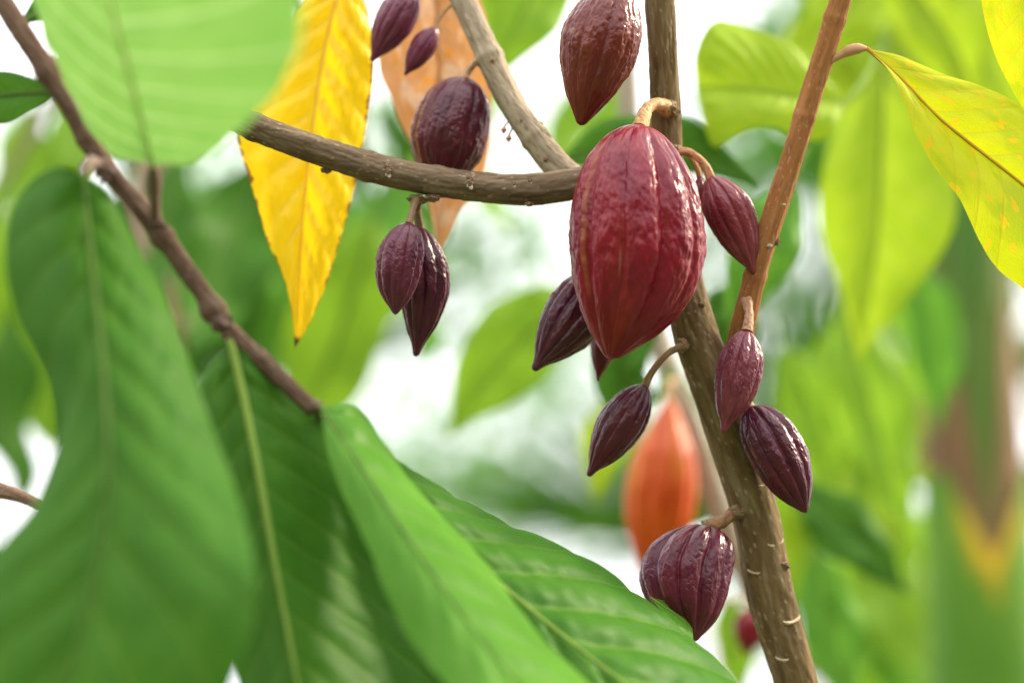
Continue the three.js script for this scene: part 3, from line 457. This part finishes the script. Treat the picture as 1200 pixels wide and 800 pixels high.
function loftPoints(parent, ml, l, r, mat, rib, { label, sd, nu, nv, from }) {
  const save = (a) => a.map((p) => { const q = p.clone().sub(camera.position), d = q.dot(F0); return [600 + q.dot(R0) / d / TANV * 400, 400 - q.dot(U0) / d / TANV * 400, d]; });
  return loftLeaf(parent, save(ml), save(l), save(r), mat, rib, { label, sd, nu, nv, quilt: .003, arch: .008, wave: .006, ribR: .0018, petiole: from && [from, [(from[0] + save(ml)[0][0]) / 2, (from[1] + save(ml)[0][1]) / 2 - 8, (from[2] + save(ml)[0][2]) / 2], save(ml)[0]], petR: .0026, petMat: M.ribdark });
}
const BL = [ // midrib, width, material, tilt, twig origin
  [[[1035, 80, 1.80], [1032, 180, 1.79], [1026, 290, 1.79], [1005, 425, 1.80]], 165, 'backlime', .3],
  [[[655, 190, 1.52], [730, 172, 1.5], [810, 176, 1.5], [895, 222, 1.5]], 74, 'green', .3],
  [[[672, 338, 1.90], [625, 385, 1.88], [575, 440, 1.88], [520, 515, 1.88]], 108, 'back', .2],
  [[[930, 560, 1.90], [970, 600, 1.88], [1015, 640, 1.87], [1068, 700, 1.87]], 74, 'green', .4],
  [[[985, 350, 2.05], [1010, 440, 2.03], [1035, 530, 2.02], [1065, 640, 2.0]], 96, 'back', .3],
  [[[955, 640, 2.0], [965, 700, 2.0], [980, 770, 2.0], [1000, 850, 2.0]], 84, 'light', .5],
  [[[660, -70, 1.75], [625, -10, 1.73], [600, 40, 1.72], [575, 105, 1.72]], 105, 'back', .2],
  [[[770, 470, 1.62], [730, 440, 1.6], [745, 400, 1.6], [790, 365, 1.6]], 70, 'green', .3],
  [[[870, 330, 1.66], [852, 370, 1.64], [838, 420, 1.63], [815, 470, 1.62]], 80, 'green', .4],
  [[[930, 215, 1.66], [905, 270, 1.64], [880, 330, 1.63], [850, 400, 1.62]], 80, 'light', .2],
  [[[1055, -60, 2.0], [1000, 0, 1.97], [955, 40, 1.95], [900, 60, 1.94]], 110, 'backlime', .2],
  [[[1040, -60, 1.9], [1080, 0, 1.9], [1120, 60, 1.9], [1150, 150, 1.92]], 110, 'backlime', .3],
  [[[1120, -80, 2.2], [1140, 0, 2.2], [1170, 80, 2.2], [1210, 190, 2.2]], 120, 'backlime', .2],
  [[[915, 400, 2.2], [935, 440, 2.2], [960, 500, 2.2], [980, 590, 2.2]], 70, 'back', .2],
  [[[975, 380, 2.3], [960, 460, 2.3], [940, 530, 2.3], [905, 620, 2.3]], 74, 'back', .2],
  [[[740, 460, 1.95], [718, 490, 1.95], [705, 530, 1.95], [698, 590, 1.95]], 60, 'backlime', .2],
  [[[840, 560, 1.9], [830, 580, 1.9], [815, 600, 1.9], [785, 625, 1.9]], 40, 'green', .2],
  [[[850, 690, 2.0], [858, 720, 2.0], [865, 760, 2.0], [868, 830, 2.0]], 50, 'back', .4],
  [[[1060, 300, 2.3], [1085, 360, 2.3], [1095, 420, 2.3], [1100, 510, 2.3]], 70, 'light', .3],
];
loftLeaf(back, [[992, 122, 1.57], [930, 112, 1.53], [875, 104, 1.51], [816, 100, 1.50]],
  [[992, 122, 1.57], [955, 78, 1.55], [905, 46, 1.53], [862, 25, 1.52], [830, 30, 1.51], [815, 60, 1.50], [816, 100, 1.50]],
  [[992, 122, 1.57], [960, 165, 1.54], [910, 152, 1.52], [868, 156, 1.50], [838, 172, 1.49], [820, 140, 1.49], [816, 100, 1.50]],
  M.backlime, M.rib, { sd: 77, nu: 60, nv: 36, quilt: .003, arch: .008, wave: .005, label: 'broad rounded yellow green leaf beside the top of the trunk', petiole: [[1030, 60, 1.62], [1012, 95, 1.59], [992, 122, 1.57]] });
BL.forEach(([mid, w, m, tilt], i) => simpleLeaf(back, mid, w, M[m], M.ribdark, { tilt, sd: 40 + i * 3, from: [mid[0][0] + (mid[0][0] - mid[1][0]) * .5, mid[0][1] - 40, mid[0][2] + .03], skew: ((i * 37) % 7 - 3) * .04 }));

// ---------------------------------------------------------------- palm stem
{
  const d = 3.0, c0 = P(1136, 420, d), base = c0.clone(); base.y = 0;
  const palm = thing('palm_tree', 'thick green palm stem with split brown leaf sheath and yellow edges', 'palm', base);
  const X = c0.x, Z = c0.z, yAt = (py) => P(1136, py, d).y;
  const shell = (r0, r1, y0, y1f, colf, n = 60, m = 40) => grid(m, n, (u, v) => { // wraps the stem; its top edge follows y1f(angle)
    const a = v * Math.PI * 2, top = y1f(a), y = y0 + (top - y0) * u, r = r0 + (r1 - r0) * u;
    return { p: new THREE.Vector3(X + Math.sin(a) * r, y, Z + Math.cos(a) * r), c: colf(a, y, top), uv: [v, y] };
  }, true);
  const mat = new THREE.MeshPhysicalMaterial({ vertexColors: true, roughness: .55, specularIntensity: .25, side: THREE.DoubleSide });
  const n2 = (a, y, k = 1) => fbm(Math.sin(a) * 2 * k, y * 5 * k, Math.cos(a) * 2 * k, 3);
  const fa = (a) => Math.abs(((a + Math.PI) % (2 * Math.PI)) - Math.PI);      // angle from the side facing us
  part('trunk', shell(.095, .078, 0, () => yAt(900), (a, y) => mixc([.2, .17, .12], [.32, .28, .2], clamp(.5 + n2(a, y)))), mat, palm);
  part('inner_stem', shell(.066, .060, yAt(950), () => yAt(-500), (a, y) => mixc([.055, .15, .022], [.08, .19, .03], clamp(.5 + n2(a, y)))), mat, palm);
  const vTop = (a) => yAt(672 - 105 * Math.min(1, fa(a) / .8));
  part('sheath', shell(.086, .083, yAt(960), vTop, (a, y, top) => { const e = top - y; let c = mixc([.065, .165, .014], [.105, .215, .020], clamp(.5 + n2(a, y))); return mixc(c, [.50, .33, .02], (1 - smooth(.015, .09, e + .05 * n2(a, y, 3))) * (1 - smooth(.35, .8, fa(a)))); }), mat, palm, 'green sheath with a yellow notch');
  const bTop = (a) => yAt(655 - 285 * Math.min(1, fa(a) / .6) - 300 * smooth(.7, 1.5, fa(a)));
  part('sheath', shell(.076, .074, yAt(760), bTop, (a, y) => mixc([.10, .055, .025], [.23, .135, .06], clamp(.5 + 1.2 * fbm(Math.sin(a) * 16, y * 4, Math.cos(a) * 16, 3)))), mat, palm, 'dry brown split sheath');
  part('sheath', shell(.0715, .070, yAt(700), (a) => yAt(400 - 900 * smooth(.02, .9, fa(a))), (a, y) => mixc([.055, .12, .018], [.10, .14, .025], clamp(.5 + n2(a, y)))), mat, palm, 'olive young sheath');
  // fronds above the frame
  const fg = []; const crown = P(1136, -480, d); crown.x = X; crown.z = Z;
  for (let k = 0; k < 9; k++) {
    const a = k / 9 * 6.283 + .3, dir = new THREE.Vector3(Math.cos(a), 0, Math.sin(a)), stem = [];
    for (let i = 0; i <= 8; i++) stem.push(crown.clone().addScaledVector(dir, i * .2).add(new THREE.Vector3(0, .9 * Math.sin(i / 8 * 2.2) * (1 - i / 14), 0)));
    const g = [tube(stem, [.016, .01, .004], { ns: 8, nl: 24 })], c = curveOf(stem), s = new THREE.Vector3().crossVectors(dir, new THREE.Vector3(0, 1, 0));
    for (let i = 3; i < 30; i++) for (const sg of [-1, 1]) {
      const p = c.getPointAt(i / 30), len = .42 * Math.sin(Math.PI * (i / 30 * .8 + .15)), q = p.clone().addScaledVector(s, sg * len).addScaledVector(dir, .25 * len).add(new THREE.Vector3(0, -.35 * len, 0)), m = p.clone().lerp(q, .5).add(new THREE.Vector3(0, .06 * len, 0));
      g.push(grid(4, 1, (u, v) => { const b = p.clone().multiplyScalar((1 - u) ** 2).addScaledVector(m, 2 * u * (1 - u)).addScaledVector(q, u * u); return { p: b.addScaledVector(dir, (v - .5) * .035 * Math.sin(Math.PI * (u * .9 + .08))), uv: [u, v] }; }));
    }
    part('frond', mergeGeometries(g), M.green, palm);
  }
}

// ---------------------------------------------------------------- leafy trees farther back
function leafProto(L, W, droop, fold, sd, nu = 16, nv = 8) { // hangs from its base at the origin, midrib along -y
  const at = (u, s) => {
    const pr = Math.pow(Math.sin(Math.PI * Math.pow(u, .85)), .8), a = Math.abs(s);
    return new THREE.Vector3(s * W / 2 * pr, -u * L, droop * u * u * L + fold * a * W * .5 * pr + .012 * Math.sin(u * 15 + sd) * a);
  };
  const g = grid(nu, nv, (u, v) => ({ p: at(u, v * 2 - 1), uv: [v, u] }));
  const rp = []; for (let i = 0; i <= 6; i++) rp.push(at(i / 6.4, 0).add(new THREE.Vector3(0, 0, -.001)));
  rp.unshift(new THREE.Vector3(0, .03, -.004));
  return [g, tube(rp, [.0025, .002, .001], { ns: 6, nl: 12 })];
}
const PROTO = [leafProto(.27, .10, .12, .2, 1), leafProto(.31, .115, -.15, .12, 2), leafProto(.23, .085, .3, .25, 3), leafProto(.28, .11, -.3, -.15, 4)];
function hangLeaf(parent, p, mat, tilt = .5) {
  const [g, r] = PROTO[Math.floor(rnd() * PROTO.length)];
  const o = new THREE.Mesh(g, mat); o.name = 'leaf'; o.castShadow = o.receiveShadow = true;
  const w = parent.getWorldPosition(new THREE.Vector3()); o.position.copy(p).sub(w);
  o.rotation.set(rr(-tilt, tilt), rr(0, 6.28), rr(-tilt, tilt)); o.scale.setScalar(rr(.75, 1.15)); parent.add(o);
  const m = new THREE.Mesh(r, M.ribdark); m.name = 'midrib'; m.castShadow = true; o.add(m);
}
function midTree(label, x, d, clusters) {
  const b = P(x, 600, d); b.y = 0; const t = thing('cacao_tree', label, 'tree', b, 'cacao trees behind');
  const top = P(x, -250, d);
  part('trunk', barkTube([b.clone().add(new THREE.Vector3(0, -.02, 0)), b.clone().lerp(top, .35).add(new THREE.Vector3(.04, 0, 0)), b.clone().lerp(top, .7).add(new THREE.Vector3(-.05, 0, 0)), top], [.06, .045, .035, .02], { nl: 80, ns: 20, sd: x }), barkMat, t);
  for (const [cx, cy, rx, ry, n, m, dz = .35] of clusters) {
    const c = P(cx, cy - ry * .8, d), hook = b.clone().lerp(top, clamp((c.y + .3 - b.y) / (top.y - b.y), .3, 1)), spread = P(cx, cy - ry - 60, d);
    part('branch', barkTube([hook, hook.clone().lerp(spread, .5).add(new THREE.Vector3(0, .08, 0)), spread], [.016, .011, .006], { nl: 40, ns: 14, sd: cx }), barkMat, t);
    for (let i = 0; i < n; i++) { const a = rr(0, 6.28), q = Math.sqrt(rnd()); hangLeaf(t, P(cx + Math.cos(a) * q * rx, cy + Math.sin(a) * q * ry - 60 * 2.2 / d, d + rr(-dz, dz)), M[Array.isArray(m) ? m[Math.floor(rnd() * m.length)] : m], .45); }
  }
}
midTree('dark leaved cacao tree behind the thin brown twig', 235, 2.5, [[290, 270, 110, 70, 8, ['green', 'light']], [190, 250, 70, 60, 4, 'green'], [120, 160, 80, 50, 3, ['green', 'back']], [40, 230, 60, 60, 3, 'back'], [0, 330, 40, 50, 4, ['green', 'back']], [440, 130, 60, 60, 3, 'green'], [60, 740, 80, 60, 3, 'green'], [560, -10, 90, 30, 4, 'back'], [430, 290, 50, 50, 3, ['light', 'back']]]);
midTree('bright leaved cacao tree between the trunk and the palm', 1140, 3.5, [[980, 520, 80, 110, 12, ['back', 'backlime']], [1050, 320, 50, 110, 8, ['back', 'backlime']], [1050, 640, 60, 110, 10, 'back'], [980, 760, 60, 40, 5, ['back', 'light']], [1090, 60, 120, 70, 12, 'backlime'], [940, 60, 60, 60, 4, 'backlime'], [700, 130, 40, 30, 3, 'back']]);

// far trees: crowns of many small leaves with sky between
const V3 = (x, y, z) => new THREE.Vector3(x, y, z);
function openTree(label, group, b, c, A, B, n, mat, leaf, nc = 16) {
  const t = thing('forest_tree', label, 'tree', b, group), fork = c.clone().add(V3(0, -B * .7, 0)); fork.x += (b.x - c.x) * .6; fork.z += (b.z - c.z) * .6;
  part('trunk', barkTube([b.clone().add(V3(0, -.05, 0)), b.clone().lerp(fork, .5).add(V3(.05, 0, 0)), fork], [.14, .10, .05], { nl: 60, ns: 16, sd: b.x }), barkMat, t);
  const g = [], clumps = [];
  for (let i = 0; i < nc; i++) { const a = rr(0, 6.28), q = Math.sqrt(rnd()); clumps.push([Math.cos(a) * q * A, Math.sin(a) * q * B, rr(-1, 1) * A * .8, rr(.2, .42)]); }
  for (let i = 0; i < n; i++) {
    const k = clumps[Math.floor(rnd() * clumps.length)], R = k[3] * Math.min(A, B), o = V3(rr(-1, 1), rr(-1, 1), rr(-1, 1)); if (o.lengthSq() > 1) o.multiplyScalar(.6);
    const p = c.clone().add(V3(k[0] + o.x * R, k[1] + o.y * R, k[2] + o.z * R));
    const q = new THREE.PlaneGeometry(leaf * .5, leaf, 1, 2); const pp = q.attributes.position; for (const v of [0, 1, 4, 5]) pp.setX(v, pp.getX(v) * .25); pp.setZ(2, leaf * .08); pp.setZ(3, leaf * .08);
    q.applyMatrix4(new THREE.Matrix4().compose(p, new THREE.Quaternion().setFromEuler(new THREE.Euler(rr(-1.2, 1.2), rr(0, 6.28), rr(-.8, .8))), V3(1, 1, 1).multiplyScalar(rr(.7, 1.3)))); g.push(q);
  }
  for (const k of clumps) { const e = c.clone().add(V3(k[0], k[1], k[2])); g.push(tube([fork, fork.clone().lerp(e, .5).add(V3(0, .1, 0)), e], [.03, .02, .008], { ns: 6, nl: 8 })); }
  for (const q of g) q.deleteAttribute('color');
  part('crown', mergeGeometries(g), mat, t);
}
function farTree(label, tx, x, d, y, rx, ry, n, mat, leaf = .14, nc = 16) {
  const b = P(tx, 600, d); b.y = 0;
  openTree(label, 'far trees of the plantation edge', b, P(x, y, d), PX(rx, d), PX(ry, d), n, mat, leaf, nc);
}
farTree('far tree with a light open crown behind the horizontal bough', 330, 460, 9, 300, 230, 190, 900, M.light, .10, 60);
farTree('tall far tree with thin foliage behind the quilted leaf', 890, 640, 13, 520, 240, 190, 1500, M.light, .12, 80);
farTree('dense far tree behind the thin brown twig', 200, 230, 8, 300, 200, 220, 700, M.light, .11, 40);
farTree('far tree behind the bright leaved cacao', 900, 980, 10, 420, 190, 360, 2300, M.light, .12, 70);
farTree('far tree behind the palm stem', 1160, 1160, 9, 480, 150, 360, 1500, M.light);
farTree('far tree whose crown spreads above the palm stem', 1140, 1080, 11, 60, 260, 170, 1800, M.light, .14, 30);
// the plantation goes on behind the photographer: what the lower halves of the glossy pods mirror
[[-3.6, 2.6, 2.5], [-1.5, 4.2, 2.7], [1.2, 3.9, 2.4], [3.4, 3.0, 2.8], [-5.2, .2, 2.6], [5.0, 1.0, 2.7], [.1, 7.0, 3.4]].forEach(([x, z, y]) =>
  openTree('plantation tree standing behind the photographer', 'trees behind the photographer', V3(x, 0, z), V3(x, y - .4, z), 1.35, 1.25, 1300, M.green, .3));

renderer.render(scene, camera);
